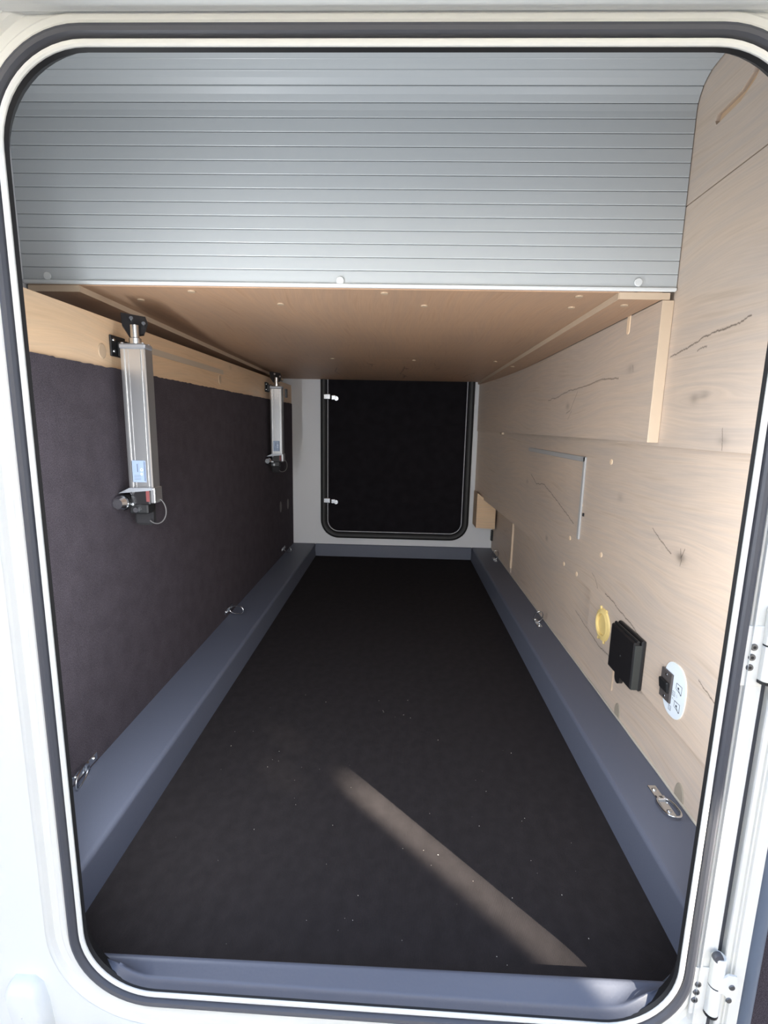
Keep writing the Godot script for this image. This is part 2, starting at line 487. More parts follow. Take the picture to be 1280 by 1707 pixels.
# the garage's own lamps: upright LED strips on the inner face of the front wall, on both sides of the hatch
func lamps():
	for s in [[-0.50, LAMP_L, "left", -38.0], [0.458, LAMP_R, "right", 30.0]]:
		var o := root("led_strip_lamp", "slim upright LED strip lamp inside the %s jamb of the hatch" % s[2], "lamp", Vector3(s[0], -0.22, -0.622), "LED strip lamps beside the hatch")
		part("housing", bx(Vector3(-0.022, -0.37, -0.006), Vector3(0.022, 0.37, 0.005), 0.002), M.alu_matte, o)
		part("diffuser", bx(Vector3(-0.017, -0.36, -0.011), Vector3(0.017, 0.36, -0.005), 0.002), M.lamp, o)
		var l := AreaLight3D.new(); l.name = "led_strip_light"
		l.area_size = Vector2(0.034, 0.72); l.area_normalize_energy = true
		l.light_energy = s[1]; l.light_color = Color(0.96, 0.98, 1.0); l.area_range = 8.0; l.area_attenuation = 2.0; l.shadow_enabled = true
		l.position = Vector3(0, 0, -0.013)
		o.add_child(l)
		o.rotation_degrees.y = s[3]   # turned towards the middle of the garage

# sunlight thrown into the garage by bright work on a vehicle behind the photographer: narrow glints
func glints():
	var a := Vector3(0.2915, -0.8, -0.6167); var b := Vector3(-0.0757, -0.8, -0.9885)
	var src := Vector3(0.2915 + 0.3672 * 8.0, 1.7, -0.6167 + 0.372 * 8.0)
	for k in 30:
		var f := k / 29.0
		glint(src, a.lerp(b, f), 0.14 - 0.035 * f, 52.0 * (0.6 + 0.6 * f))
	glint(src, Vector3(-0.258, -0.8, -1.02), 0.55, 18.0)
	glint(src, Vector3(-0.272, -0.8, -1.15), 0.42, 14.0)

func glint(src: Vector3, to: Vector3, deg: float, e: float):
	var s := SpotLight3D.new(); s.name = "sun_glint_light"; add_child(s, true)
	s.look_at_from_position(src, to, Vector3.UP)
	s.spot_angle = deg; s.spot_angle_attenuation = 1.0; s.spot_range = 12.0; s.spot_attenuation = 2.0
	s.light_energy = e; s.light_size = 0.0; s.light_color = Color(1.0, 0.96, 0.88); s.shadow_enabled = true

# ------------------------------------------------ the large structure
func shell():
	var g := bx(Vector3(-12, -1.46, -9), Vector3(12, -1.40, 14))
	var o := part("ground", g, M.ground); tag(o, "", "", "", "structure")
	o = part("wall_opposite", bx(Vector3(-8, -1.42, 7.0), Vector3(9, 2.2, 7.4)), mat(Color(0.86, 0.86, 0.85), 0.8)); tag(o, "", "", "", "structure")   # sunlit building across the yard
	# floor with ribbed mat
	o = part("floor", bx(Vector3(-0.66, -0.90, -3.0), Vector3(0.60, -0.80, -0.566)), M.mat); tag(o, "", "", "", "structure")
	# outer slabs that close the garage
	o = part("ceiling", bx(Vector3(-0.92, 0.70, -3.06), Vector3(0.66, 0.95, -0.575)), M.wall); tag(o, "", "", "", "structure")
	# moulded ledges round the floor
	var n := 5
	for s in [[-1, "baseboard_left"], [1, "baseboard_right"]]:
		var prof := PackedVector2Array()
		if s[0] < 0:
			prof.append(Vector2(-0.642, -0.806)); prof.append(Vector2(-0.642, -0.726))
			for k in n + 1:
				var a := deg_to_rad(90.0 - 85.0 * k / n)
				prof.append(Vector2(-0.512 + 0.010 * cos(a), -0.736 + 0.010 * sin(a)))
			prof.append(Vector2(-0.4955, -0.806))
		else:
			prof.append(Vector2(0.4495, -0.806))
			for k in n + 1:
				var a := deg_to_rad(172.0 - 82.0 * k / n)
				prof.append(Vector2(0.470 + 0.010 * cos(a), -0.736 + 0.010 * sin(a)))
			prof.append(Vector2(0.584, -0.726)); prof.append(Vector2(0.584, -0.806))
		o = part(s[1], pr(prof, 2, -2.965, -0.60), M.tray); tag(o, "", "", "", "structure")
	o = part("baseboard_back", bx(Vector3(-0.5, -0.81, -2.99), Vector3(0.455, -0.7255, -2.94), 0.003), M.tray); tag(o, "", "", "", "structure")
	# threshold: a lip that follows the lower half of the hatch, then a tray down to the mat
	var path := rounded(RL, RR, RT, RB, 0.092, 14)
	var low := []
	for p in path:
		if p[0].y < -0.728: low.append(p)
	low.sort_custom(func(p, q): return p[0].x < q[0].x)
	var dense := []
	for i in low.size() - 1:
		var d: float = low[i + 1][0].x - low[i][0].x
		var c := maxi(1, int(d / 0.03))
		for k in c:
			dense.append([low[i][0].lerp(low[i + 1][0], float(k) / c), low[i][1].lerp(low[i + 1][1], float(k) / c).normalized()])
	dense.append(low[-1])
	g = Geo.new()
	var rows := [[], [], [], [], [], [], [], [], []]
	for p in dense:
		var q: Vector2 = p[0]; var d: Vector2 = p[1]
		var dy := -0.0195 * q.x
		var at := func(o_: float, z: float) -> Vector3: return Vector3(q.x + d.x * o_, q.y + d.y * o_ + dy, z)
		rows[0].append(at.call(0.004, -0.554)); rows[1].append(at.call(-0.008, -0.556)); rows[2].append(at.call(-0.0135, -0.5565)); rows[3].append(at.call(-0.017, -0.560))
		var fx := clampf(q.x * 1.045, -0.434, 0.402)
		var w := smoothstep(-0.732, -0.782, q.y)
		for k in [1, 2, 3]: rows[k][-1] = Vector3(fx, -0.7660, -0.579).lerp(rows[k][-1], w)
		rows[4].append(Vector3(fx, -0.7665, -0.578)); rows[5].append(Vector3(fx, -0.7640, -0.5815)); rows[6].append(Vector3(fx, -0.7645, -0.586)); rows[7].append(Vector3(fx, -0.768, -0.589)); rows[8].append(Vector3(fx, -0.806, -0.592))
	var tr := []
	for r in rows:
		var rr: Array[Vector3] = []
		rr.assign(r); tr.append(rr)
	g.grid(tr)
	o = part("baseboard_front", g, M.tray); tag(o, "", "", "", "structure")

# ------------------------------------------------ body side round the hatch
func hatch_frame():
	var path := rounded(RL, RR, RT, RB, 0.092, 14)
	var t := root("trim_1", "", "", Vector3.ZERO, "", "structure")
	part("gasket", ring_geo(path, [Vector2(0.012, -0.575), Vector2(-0.0012, -0.557), Vector2(0.0, -0.552)], 0.0195), M.rubber_dark, t)
	part("inner_lip", ring_geo(path, [Vector2(0.0002, -0.555), Vector2(0.0004, -0.5505), Vector2(0.002, -0.549), Vector2(0.0055, -0.549), Vector2(0.0072, -0.551), Vector2(0.0078, -0.556)], 0.0195), M.white, t, "thin white inner lip of the hatch frame")
	part("rubber_seal", ring_geo(path, [Vector2(0.0072, -0.554), Vector2(0.0085, -0.549), Vector2(0.0105, -0.5455), Vector2(0.0135, -0.5440), Vector2(0.0165, -0.5450), Vector2(0.0185, -0.548), Vector2(0.0195, -0.554)], 0.0195), M.rubber, t, "dark grey rubber seal round the hatch")
	part("outer_lip", ring_geo(path, [Vector2(0.0185, -0.556), Vector2(0.0200, -0.5515), Vector2(0.0225, -0.550), Vector2(0.029, -0.5505), Vector2(0.0325, -0.553)], 0.0195, 0.4085), M.white, t)
	part("gutter", ring_geo(path, [Vector2(0.0325, -0.553), Vector2(0.042, -0.5535), Vector2(0.046, -0.549), Vector2(0.050, -0.546)], 0.0195, 0.4085), M.white, t)
	# body skin with the hatch cut out of it
	var w := root("wall_front", "", "", Vector3.ZERO, "", "structure")
	var g := ring_geo(path, [Vector2(0.049, -0.546), Vector2(0.08, -0.5455), Vector2(0.30, -0.545), Vector2(1.1, -0.545)], 0.0195, 0.4085)
	for k in g.v.size(): g.v[k].y = maxf(g.v[k].y, -0.90)
	part("body_skin", g, M.body, w)
	g = ring_geo(path, [Vector2(0.045, -0.60), Vector2(0.30, -0.60), Vector2(0.60, -0.60)], 0.0, 0.66)
	for k in g.v.size(): g.v[k] = Vector3(clampf(g.v[k].x, -0.92, 0.66), clampf(g.v[k].y, -0.90, 0.72), g.v[k].z)
	part("inner_skin", g, M.wall, w)
	part("jamb_strip", jamb(), M.white, w, "white flat frame strip that carries the hinges")
	part("gap_seal", bx(Vector3(0.429, -1.0, -0.575), Vector3(0.452, 0.65, -0.560), 0.002), M.rubber, w)
	part("body_side", bx(Vector3(0.45, -1.0, -0.60), Vector3(1.7, 0.95, -0.572)), M.body, w)
	var hood := PackedVector2Array([Vector2(-0.5500, 0.3905), Vector2(-0.5470, 0.3885), Vector2(-0.5400, 0.3900), Vector2(-0.42, 0.3920), Vector2(-0.38, 0.43), Vector2(-0.38, 0.95), Vector2(-0.575, 0.95), Vector2(-0.575, 0.3905)])
	part("hood", pr(hood, 0, -1.6, 1.3), M.body, w, "overhanging body panel above the hatch, its underside in shade")
	var rim := [Vector2(-0.508, -0.752), Vector2(-0.519, -0.768), Vector2(-0.517, -0.785), Vector2(-0.503, -0.86), Vector2(-0.458, -0.86), Vector2(-0.464, -0.79), Vector2(-0.470, -0.762), Vector2(-0.480, -0.752)]
	var mid := Vector2(-0.490, -0.80)
	var rr := []
	for q in [[1.0, -0.552], [0.97, -0.540], [0.88, -0.531], [0.70, -0.527], [0.02, -0.526]]:
		var line: Array[Vector3] = []
		for p in rim:
			var e: Vector2 = mid + (p - mid) * q[0]
			line.append(Vector3(e.x, e.y, q[1]))
		rr.append(line)
	g = Geo.new(); g.grid(rr, false, true)
	part("corner_moulding", g, M.body, w, "rounded white moulding at the lower left corner")

func jamb() -> Geo:
	var prof := [Vector2(0.405, -0.557), Vector2(0.4068, -0.5500), Vector2(0.4095, -0.5485), Vector2(0.4130, -0.5490), Vector2(0.4155, -0.5502), Vector2(0.4255, -0.5502), Vector2(0.4285, -0.5488), Vector2(0.4305, -0.5500), Vector2(0.4315, -0.566)]
	var g := Geo.new()
	g.loft(prof, func(i: int, p: Vector2) -> Vector3: return Vector3(p.x, -0.95 + 1.6 * i / 4.0, p.y), 5)
	return g

# ------------------------------------------------ right wall
func right_wall():
	var w := root("wall_right", "", "", Vector3.ZERO, "", "structure")
	part("outer_slab", bx(Vector3(0.584, -0.90, -3.06), Vector3(0.66, 0.72, -0.575)), M.wall, w)
	var V := func(z: float, y: float) -> Vector2: return Vector2(z, y)
	# upper front panel, two planks: the upper one with a curved finger groove
	part("panel", bx(Vector3(0.556, -0.0338, -1.30), Vector3(0.564, 0.4372, -0.605), 0.0008), M.oak, w)
	var slot := PackedVector2Array()
	var c := [V.call(-1.018, 0.5525), V.call(-0.955, 0.5535), V.call(-0.925, 0.566), V.call(-0.905, 0.588), V.call(-0.893, 0.62), V.call(-0.885, 0.66), V.call(-0.882, 0.70)]
	var lower := []; var upper := []
	for i in c.size():
		var d: Vector2 = (c[mini(i + 1, c.size() - 1)] - c[maxi(i - 1, 0)]).normalized()
		var s := Vector2(-d.y, d.x) * 0.0085
		lower.append(c[i] - s); upper.append(c[i] + s)
	slot.append_array(PackedVector2Array([V.call(-0.605, 0.4392), V.call(-0.605, 0.70)]))
	for i in range(lower.size() - 1, -1, -1): slot.append(lower[i])
	slot.append(c[0] + Vector2(-0.005, 0.0))
	for i in upper.size(): slot.append(upper[i])
	slot.append_array(PackedVector2Array([V.call(-1.30, 0.70), V.call(-1.30, 0.4392)]))
	part("panel", pr(slot, 0, 0.556, 0.5635), M.oak, w, "upper oak plank with a curved groove")
	part("groove_bed", bx(Vector3(0.5636, 0.43, -1.30), Vector3(0.572, 0.70, -0.605)), M.beech, w)
	# panel under the bed base, proud of the wall
	var C := PackedVector2Array([V.call(-1.0945, -0.0258), V.call(-1.0945, 0.2635), V.call(-1.95, 0.2525), V.call(-1.95, -0.0258)])
	part("panel", pr(C, 0, 0.5325, 0.5555), M.oak, w)
	part("edge_band", bx(Vector3(0.5318, -0.0262, -1.0947), Vector3(0.5556, 0.2632, -1.0925), 0.0008), M.edge, w, "pale edge band at the end of the proud panel")
	part("panel", bowed(0.5325, 0.081, 0.02, func(t: float) -> Vector2: return Vector2(-0.0258, 0.2525 - 0.013 * t)), M.oak, w)
	# main lower panel with its stepped lower edge
	var A := PackedVector2Array([V.call(-0.605, 0.05), V.call(-1.95, 0.05), V.call(-1.95, -0.460), V.call(-1.396, -0.460), V.call(-1.396, -0.575), V.call(-0.605, -0.602)])
	part("panel", pr(A, 0, 0.566, 0.5725), M.oak, w, "large lower oak panel with knots and cracks")
	part("panel", bowed(0.566, 0.110, 0.0065, func(t: float) -> Vector2: return Vector2(-0.460 + 0.072 * t * t, 0.05)), M.oak, w)
	# skirting panels set back below it
	part("panel", bx(Vector3(0.5745, -0.735, -2.405), Vector3(0.583, -0.03, -0.605)), M.oak, w)
	part("panel", bx(Vector3(0.5735, -0.735, -2.955), Vector3(0.583, -0.44, -2.428)), M.oak, w)
	part("batten", bx(Vector3(0.5655, -0.693, -2.428), Vector3(0.583, -0.4605, -2.405), 0.001), M.edge, w, "pale upright batten between the skirting panels")
	part("batten", bx(Vector3(0.5715, -0.676, -1.2245), Vector3(0.583, -0.575, -1.2195), 0.0006), M.edge, w, "thin pale joint strip below the yellow flange")
	var blk := PackedVector2Array([Vector2(0.45, -0.3701), Vector2(0.558, -0.4525), Vector2(0.558, -0.576), Vector2(0.45, -0.5715)])
	part("corner_block", pr(blk, 2, -2.93, -2.80), M.beech, w, "small oak block with a slanted top in the rear corner")
	part("stop", bx(Vector3(0.515, -0.036, -2.60), Vector3(0.532, -0.0265, -2.55), 0.001), M.edge, w)
	# bead of sealant along the ledge
	var pts := []
	for k in 40: pts.append(Vector3(0.5735, -0.7245 + 0.0006 * sin(k * 2.3), -0.62 - 2.30 * k / 39.0))
	var g := Geo.new(); g.tube(pts, 0.0035, 6)
	part("sealant_bead", g, mat(Color(0.70, 0.67, 0.62), 0.4), w)
	# screw caps
	for p in [[-1.343, -0.0851], [-1.5236, -0.2308], [-2.1745, -0.3489], [-2.1676, -0.4502], [-1.6021, -0.3528], [-1.3492, -0.3424], [-1.5166, -0.449], [-1.6375, -0.4503]]:
		part("screw_cap", cap(0.0075, 0.0016, Vector3(0.566, p[1], p[0]), Vector3.LEFT), M.capl, w)
	for p in [[-1.1793, -0.712, 0.015, 1.6], [-0.893, -0.716, 0.016, 1.7]]:
		part("cover_cap", cap(p[2], 0.002, Vector3(0.5745, p[1], p[0]), Vector3.LEFT, p[3]), M.capg, w, "grey oval cover cap above the ledge")
	for p in [[-1.2417, 0.2215, 0.2655], [-2.187, 0.232, 0.252], [-2.53, 0.228, 0.246]]:
		var poly := PackedVector2Array([Vector2(p[0] - 0.007, p[2]), Vector2(p[0] - 0.007, p[1] + 0.007)])
		for k in 9:
			var a := PI + PI * k / 8.0
			poly.append(Vector2(p[0] + 0.007 * cos(a), p[1] + 0.007 + 0.007 * sin(a)))
		poly.append(Vector2(p[0] + 0.007, p[2]))
		part("slot_plug", pr(poly, 0, 0.5308, 0.5330), M.capl, w, "pale rounded slot plug")
	part("catch", bx(Vector3(0.562, -0.672, -2.935), Vector3(0.574, -0.608, -2.912), 0.002), M.rubber_dark, w, "small dark catch in the rear corner")

# rear half of a panel that leaves the wall plane and bows towards the corner by the rear hatch; span(t) gives its lower and upper edge
func bowed(x: float, bow: float, thick: float, span: Callable) -> Geo:
	var g := Geo.new()
	var front := []; var lower := []; var upper := []; var rear := []
	for k in 21:
		var t := k / 20.0
		var z := -1.95 - 0.998 * t
		var xx := x - bow * t * t
		var e: Vector2 = span.call(t)
		var f: Array[Vector3] = [Vector3(xx, e.x, z), Vector3(xx, (e.x + e.y) / 2.0, z), Vector3(xx, e.y, z)]
		var b: Array[Vector3] = [Vector3(xx + thick, e.x, z), Vector3(xx + thick, e.y, z)]
		front.append(f); rear.append(b)
		var lo: Array[Vector3] = [f[0], b[0]]
		var up: Array[Vector3] = [f[2], b[1]]
		lower.append(lo); upper.append(up)
	g.grid(front); g.grid(rear); g.grid(lower); g.grid(upper)
	g.quad(front[20][0], front[20][2], rear[20][1], rear[20][0], Vector3.FORWARD)
	return g

# ------------------------------------------------ left wall
func left_wall():
	var w := root("wall_left", "", "", Vector3.ZERO, "", "structure")
	var ow := root("wall_left", "", "", Vector3.ZERO, "", "structure")
	part("outer_slab", bx(Vector3(-0.92, -0.90, -3.06), Vector3(-0.80, 0.72, -0.575)), M.wall, ow)
	part("panel", bx(Vector3(-0.66, -0.73, -2.955), Vector3(-0.6385, 0.216, -0.605), 0.0008), M.beech, w, "pale oak board above the carpet")
	part("backing", bx(Vector3(-0.81, -0.73, -2.955), Vector3(-0.655, 0.19, -0.605)), M.wall, w)
	var poly := PackedVector2Array([Vector2(-0.605, -0.728)])
	var f := noise(9, 3)
	for k in 300:
		var z := -0.605 - 2.345 * k / 299.0
		poly.append(Vector2(z, 0.111 + 0.0022 * f.get_noise_1d(z * 26.0) + 0.0016 * f.get_noise_1d(z * 130.0)))
	poly.append(Vector2(-2.95, -0.728))
	part("carpet_lining", pr(poly, 0, -0.6384, -0.6345), M.felt, w, "black felt carpet lining")
	for p in [[-1.0804, 0.1431, 0.014], [-1.7831, 0.1451, 0.014]]:
		part("cover_cap", cap(p[2], 0.0016, Vector3(-0.6385, p[1], p[0]), Vector3.RIGHT, 1.15), M.capw, w)
	for p in [[-2.6331, -0.4494, 0.02], [-2.8073, -0.4605, 0.02]]:
		part("cover_cap", cap(p[2], 0.002, Vector3(-0.6345, p[1], p[0]), Vector3.RIGHT, 1.5), mat(Color(0.36, 0.34, 0.34), 0.6), w, "dark grey cover cap on the carpet")
	part("tape_strip", bx(Vector3(-0.6386, 0.1655, -1.82), Vector3(-0.6380, 0.1815, -1.26)), mat(Color(0.70, 0.645, 0.58), 0.35), w, "faint grey strip of tape on the board")

# ------------------------------------------------ back wall with the second hatch
func back_wall():
	var w := root("wall_back", "", "", Vector3.ZERO, "", "structure")
	part("white_panel", bx(Vector3(-0.92, -0.7255, -3.02), Vector3(0.584, 0.72, -2.955)), M.wall, w)
	part("outer_slab", bx(Vector3(-0.92, -0.92, -3.10), Vector3(0.66, 0.95, -3.02)), M.wall, w)
	var d := root("door_1", "", "", Vector3.ZERO, "", "structure")
	var path := rounded(-0.430, 0.392, 0.44, -0.650, 0.075, 10)
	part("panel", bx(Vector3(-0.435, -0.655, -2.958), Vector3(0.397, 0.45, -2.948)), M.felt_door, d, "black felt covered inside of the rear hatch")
	part("rubber_seal", ring_geo(path, [Vector2(-0.002, -2.953), Vector2(0.002, -2.940), Vector2(0.010, -2.935), Vector2(0.022, -2.933), Vector2(0.033, -2.938), Vector2(0.037, -2.956)]), M.rubber_dark, d)
	part("frame_edge", ring_geo(path, [Vector2(-0.010, -2.954), Vector2(-0.0095, -2.944), Vector2(-0.007, -2.942), Vector2(-0.0045, -2.944), Vector2(-0.003, -2.955)]), mat(Color(0.72, 0.72, 0.74), 0.4), d, "thin light metal edge inside the rear seal")
	for y in [0.1535, -0.4545]:
		var h := Geo.new()
		h.box(Vector3(-0.445, y - 0.014, -2.936), Vector3(-0.405, y + 0.016, -2.926), 0.003)
		var hm := part("clasp", h, M.steel, d, "bright metal clasp on the rear hatch")
		part("clasp_tongue", bx(Vector3(-0.400, y - 0.017, -2.945), Vector3(-0.375, y + 0.010, -2.930), 0.003), M.steel, hm)
		part("clasp_knob", cap(0.014, 0.014, Vector3(-0.372, y - 0.008, -2.945), Vector3.BACK), M.steel, hm)

# ------------------------------------------------ bed base that forms the lid of the lower space
func bed_platform():
	var o := root("bed_base", "brown oak underside of the lift bed spanning the garage under the shutter", "bed base", Vector3(0, 0.277, -1.0945))
	part("main_board", bx(Vector3(-0.795, 0.0, -1.855), Vector3(0.5310, 0.018, 0.0), 0.001).moved(rot(Vector3.ZERO, Vector3(0, 0, 0))), M.bed, o)
	part("side_strip", bx(Vector3(-0.795, -0.0125, -1.855), Vector3(-0.685, -0.0002, 0.0), 0.0008), M.bed, o)
	part("side_strip", bx(Vector3(0.4435, -0.0130, -1.855), Vector3(0.5310, -0.0002, 0.0), 0.0008), M.bed, o)
	part("front_edge", bx(Vector3(-0.795, -0.0124, -0.0002), Vector3(-0.6853, 0.0005, 0.0015)), M.edge, o)
	part("front_edge", bx(Vector3(0.4438, -0.0129, -0.0002), Vector3(0.5460, 0.0005, 0.0015)), M.edge, o)
	part("inner_edge", bx(Vector3(-0.6852, -0.0125, -1.855), Vector3(-0.6835, 0.0002, 0.0)), M.edge, o)
	part("inner_edge", bx(Vector3(0.4420, -0.0130, -1.855), Vector3(0.4437, 0.0002, 0.0)), M.edge, o)
	for p in [[-0.6088, -1.2018], [-0.4575, -1.125], [-0.2869, -1.2242], [-0.0396, -1.12], [0.0498, -1.2223], [-0.2829, -2.1009], [0.0511, -2.1143], [0.383, -2.1093], [0.3882, -1.22], [0.3726, -1.125]]:
		part("screw_cap", cap(0.0085, 0.0024, Vector3(p[0], 0.0, p[1] + 1.0945), Vector3.DOWN), M.capw, o)
	for p in [[0.4639, -2.1562], [0.475, -1.14]]:
		part("screw_cap", cap(0.0085, 0.0024, Vector3(p[0], -0.0130, p[1] + 1.0945), Vector3.DOWN), M.capw, o)
	o.rotation_degrees.x = -0.75

# ------------------------------------------------ roller shutter
func ease_slat(f: float) -> float:   # short rounded edges, long flat face
	return [0.0, 0.03, 0.07, 0.5, 0.5001, 0.93, 0.97, 1.0][int(round(f * 7.0))]

func shutter():
	var o := root("roller_shutter", "light grey slatted roller shutter closing the upper half of the garage", "shutter", Vector3(0, 0, 0))
	var rad := 0.050
	var z0 := -1.0885; var ytop := 0.604
	var path := func(s: float) -> Array:   # [point (z, y), outward direction]
		var up := ytop - 0.2785
		if s <= up: return [Vector2(z0, 0.2785 + s), Vector2(1, 0)]
		var a := (s - up) / rad
		if a <= PI / 2 * 0.97:
			return [Vector2(z0 + rad - rad * cos(a), ytop + rad * sin(a)), Vector2(cos(a), -sin(a))]
		var ae := PI / 2 * 0.97
		var r := s - up - rad * ae
		return [Vector2(z0 + rad - rad * cos(ae) + r * sin(ae), ytop + rad * sin(ae) + r * cos(ae)), Vector2(cos(ae), -sin(ae))]
	# bottom rail
	part("bottom_rail", bx(Vector3(-0.80, 0.2783, -1.0925), Vector3(0.5545, 0.2862, -1.0835), 0.0022), M.slat_rail, o, "bright bottom rail of the shutter")
	var pitch := 0.0255
	for k in 26:
		var s0 := 0.0075 + pitch * k + 0.0004
		var g := Geo.new()
		var prof := []
		var m := 7
		for i in m + 1:
			var f := float(i) / m
			var q: Array = path.call(s0 + ease_slat(f) * (pitch - 0.0007))
			var bulge := 0.0002 * sin(PI * f) - (0.0009 if i == 0 or i == m else 0.0)
			prof.append(q[0] + q[1] * bulge)
		var back := []
		for i in range(m, -1, -1):
			var q: Array = path.call(s0 + ease_slat(float(i) / m) * (pitch - 0.0007))
			back.append(q[0] - q[1] * 0.006)
		var x0 := -0.80; var x1 := 0.5542
		var rows := []
		for x in [x0, x1]:
			var r: Array[Vector3] = []
			for p in prof: r.append(Vector3(x, p.y, p.x))
			rows.append(r)
		g.grid(rows)
		var poly := PackedVector2Array(); poly.append_array(PackedVector2Array(prof)); poly.append_array(PackedVector2Array(back))
		for i in poly.size():
			if i < m: continue
			var p := poly[i]; var q2 := poly[(i + 1) % poly.size()]
			g.quad(Vector3(x0, p.y, p.x), Vector3(x0, q2.y, q2.x), Vector3(x1, q2.y, q2.x), Vector3(x1, p.y, p.x))
		for i in m:
			var j := poly.size() - 1 - i
			g.quad(Vector3(x1, poly[i].y, poly[i].x), Vector3(x1, poly[i + 1].y, poly[i + 1].x), Vector3(x1, poly[j - 1].y, poly[j - 1].x), Vector3(x1, poly[j].y, poly[j].x), Vector3.RIGHT)
		part("slat", g, M.slat, o)
	for p in [[-0.7465, 0.2925], [-0.1307, 0.2902], [0.4762, 0.2941]]:
		part("rivet", cap(0.0082, 0.0022, Vector3(p[0], p[1] + 0.001, -1.0870), Vector3.BACK), M.slat_rail, o)

# ------------------------------------------------ the hatch door, swung open on the right, and its hinges
func open_door():
	var d := root("door_2", "", "", Vector3(0.4425, 0, -0.556), "", "structure")
	var prof := [Vector2(0.0, -0.012), Vector2(0.0, 0.004), Vector2(0.001, 0.0055), Vector2(0.0055, 0.0055), Vector2(0.0065, 0.0025), Vector2(0.0085, 0.0025), Vector2(0.0093, 0.0050), Vector2(0.0105, 0.0050), Vector2(0.0112, 0.0028), Vector2(0.0128, 0.0028), Vector2(0.0140, 0.0055), Vector2(0.0268, 0.0055), Vector2(0.0275, 0.004), Vector2(0.0275, -0.012)]
	var g := Geo.new()
	g.loft(prof, func(i: int, p: Vector2) -> Vector3: return Vector3(p.x, -0.88 + 1.28 * i / 3.0, p.y), 4)
	part("door_frame", g, M.white, d, "white grooved aluminium frame of the open hatch door")
	g = Geo.new()
	var sp := []
	for k in 9:
		var a := PI - PI * k / 8.0
		sp.append(Vector2(0.0360 + 0.0088 * cos(a), 0.002 + 0.0075 * sin(a)))
	var rows := []
	for y in [-0.88, -0.4, 0.0, 0.4]:
		var r: Array[Vector3] = []
		for p in sp: r.append(Vector3(p.x, y, p.y))
		rows.append(r)
	g.grid(rows)
	part("rubber_seal", g, mat(Color(0.40, 0.44, 0.50), 0.4), d, "grey blue rubber seal of the open door")
	part("inner_panel", bx(Vector3(0.044, -0.87, -0.010), Vector3(0.80, 0.40, 0.001), 0.001), M.felt, d, "dark felt inner face of the open door")
	part("outer_panel", bx(Vector3(0.002, -0.88, -0.0135), Vector3(0.82, 0.40, -0.0105)), M.body, d)
	d.rotation_degrees.y = -6.0
	# hinges: [y of the joint, label]
	for h in [[-0.2395, "upper white hinge with three screws beside the felt lined hatch"], [-0.712, "lower white hinge with a wavy plate at the bottom of the jamb"]]:
		var lowone: bool = h[0] < -0.5
		var o := root("hinge", h[1], "hinge", Vector3(0.416, h[0], -0.549), "white hinges on the hatch jamb")
		var x := 0.014
		part("leaf", bx(Vector3(-0.0125, -0.052, -0.001), Vector3(0.010, 0.022, 0.0016), 0.0008), M.white, o)
		var kn := Geo.new()
		kn.lathe([Vector2(0.0001, -0.043), Vector2(0.0072, -0.043), Vector2(0.0085, -0.0415), Vector2(0.0085, -0.0006), Vector2(0.0075, 0.0)], rot(Vector3.ZERO, Vector3(x, 0, 0.004)), 20)
		part("knuckle", kn, M.white, o)
		kn = Geo.new()
		kn.lathe([Vector2(0.0075, 0.0012), Vector2(0.0085, 0.0018), Vector2(0.0085, 0.044), Vector2(0.0072, 0.0455), Vector2(0.0001, 0.0455)], rot(Vector3.ZERO, Vector3(x, 0, 0.004)), 20)
		part("knuckle", kn, M.white, o)
		kn = Geo.new()
		kn.lathe([Vector2(0.0082, -0.0012), Vector2(0.0082, 0.0020)], rot(Vector3.ZERO, Vector3(x, 0, 0.004)), 16)
		part("bushing", kn, M.black, o)
		kn = Geo.new()
		kn.lathe([Vector2(0.0001, -0.046), Vector2(0.0086, -0.046), Vector2(0.0086, -0.0428)], rot(Vector3.ZERO, Vector3(x, 0, 0.004)), 16)
		part("bushing", kn, M.black, o)
		for k in 3:
			var p := Vector3(-0.003 - 0.0008 * k, -0.0035 - 0.0125 * k, 0.0014)
			if lowone: p.x -= 0.003
			var sc := part("screw", cap(0.0042, 0.0018, p, Vector3.BACK), M.steel_dark, o)
			part("socket", cap(0.0018, 0.0004, p + Vector3(0, 0, 0.0018), Vector3.BACK), M.black, sc)
		if lowone:
			var pw := PackedVector2Array([Vector2(0.016, 0.020), Vector2(0.024, 0.026), Vector2(0.034, 0.024), Vector2(0.038, 0.0), Vector2(0.036, -0.020), Vector2(0.027, -0.013), Vector2(0.021, -0.004), Vector2(0.014, -0.002), Vector2(0.010, 0.010)])
			part("door_leaf", pr(pw, 2, 0.010, 0.0125), M.white, o)
			for p in [Vector3(0.029, 0.008, 0.0124), Vector3(0.0275, -0.012, 0.0124)]:
				part("rivet", cap(0.0038, 0.0016, p, Vector3.BACK), M.steel_dark, o)
			part("rubber_buffer", cap(0.0065, 0.006, Vector3(0.010, 0.046, 0.004), Vector3.BACK), M.rubber, o)

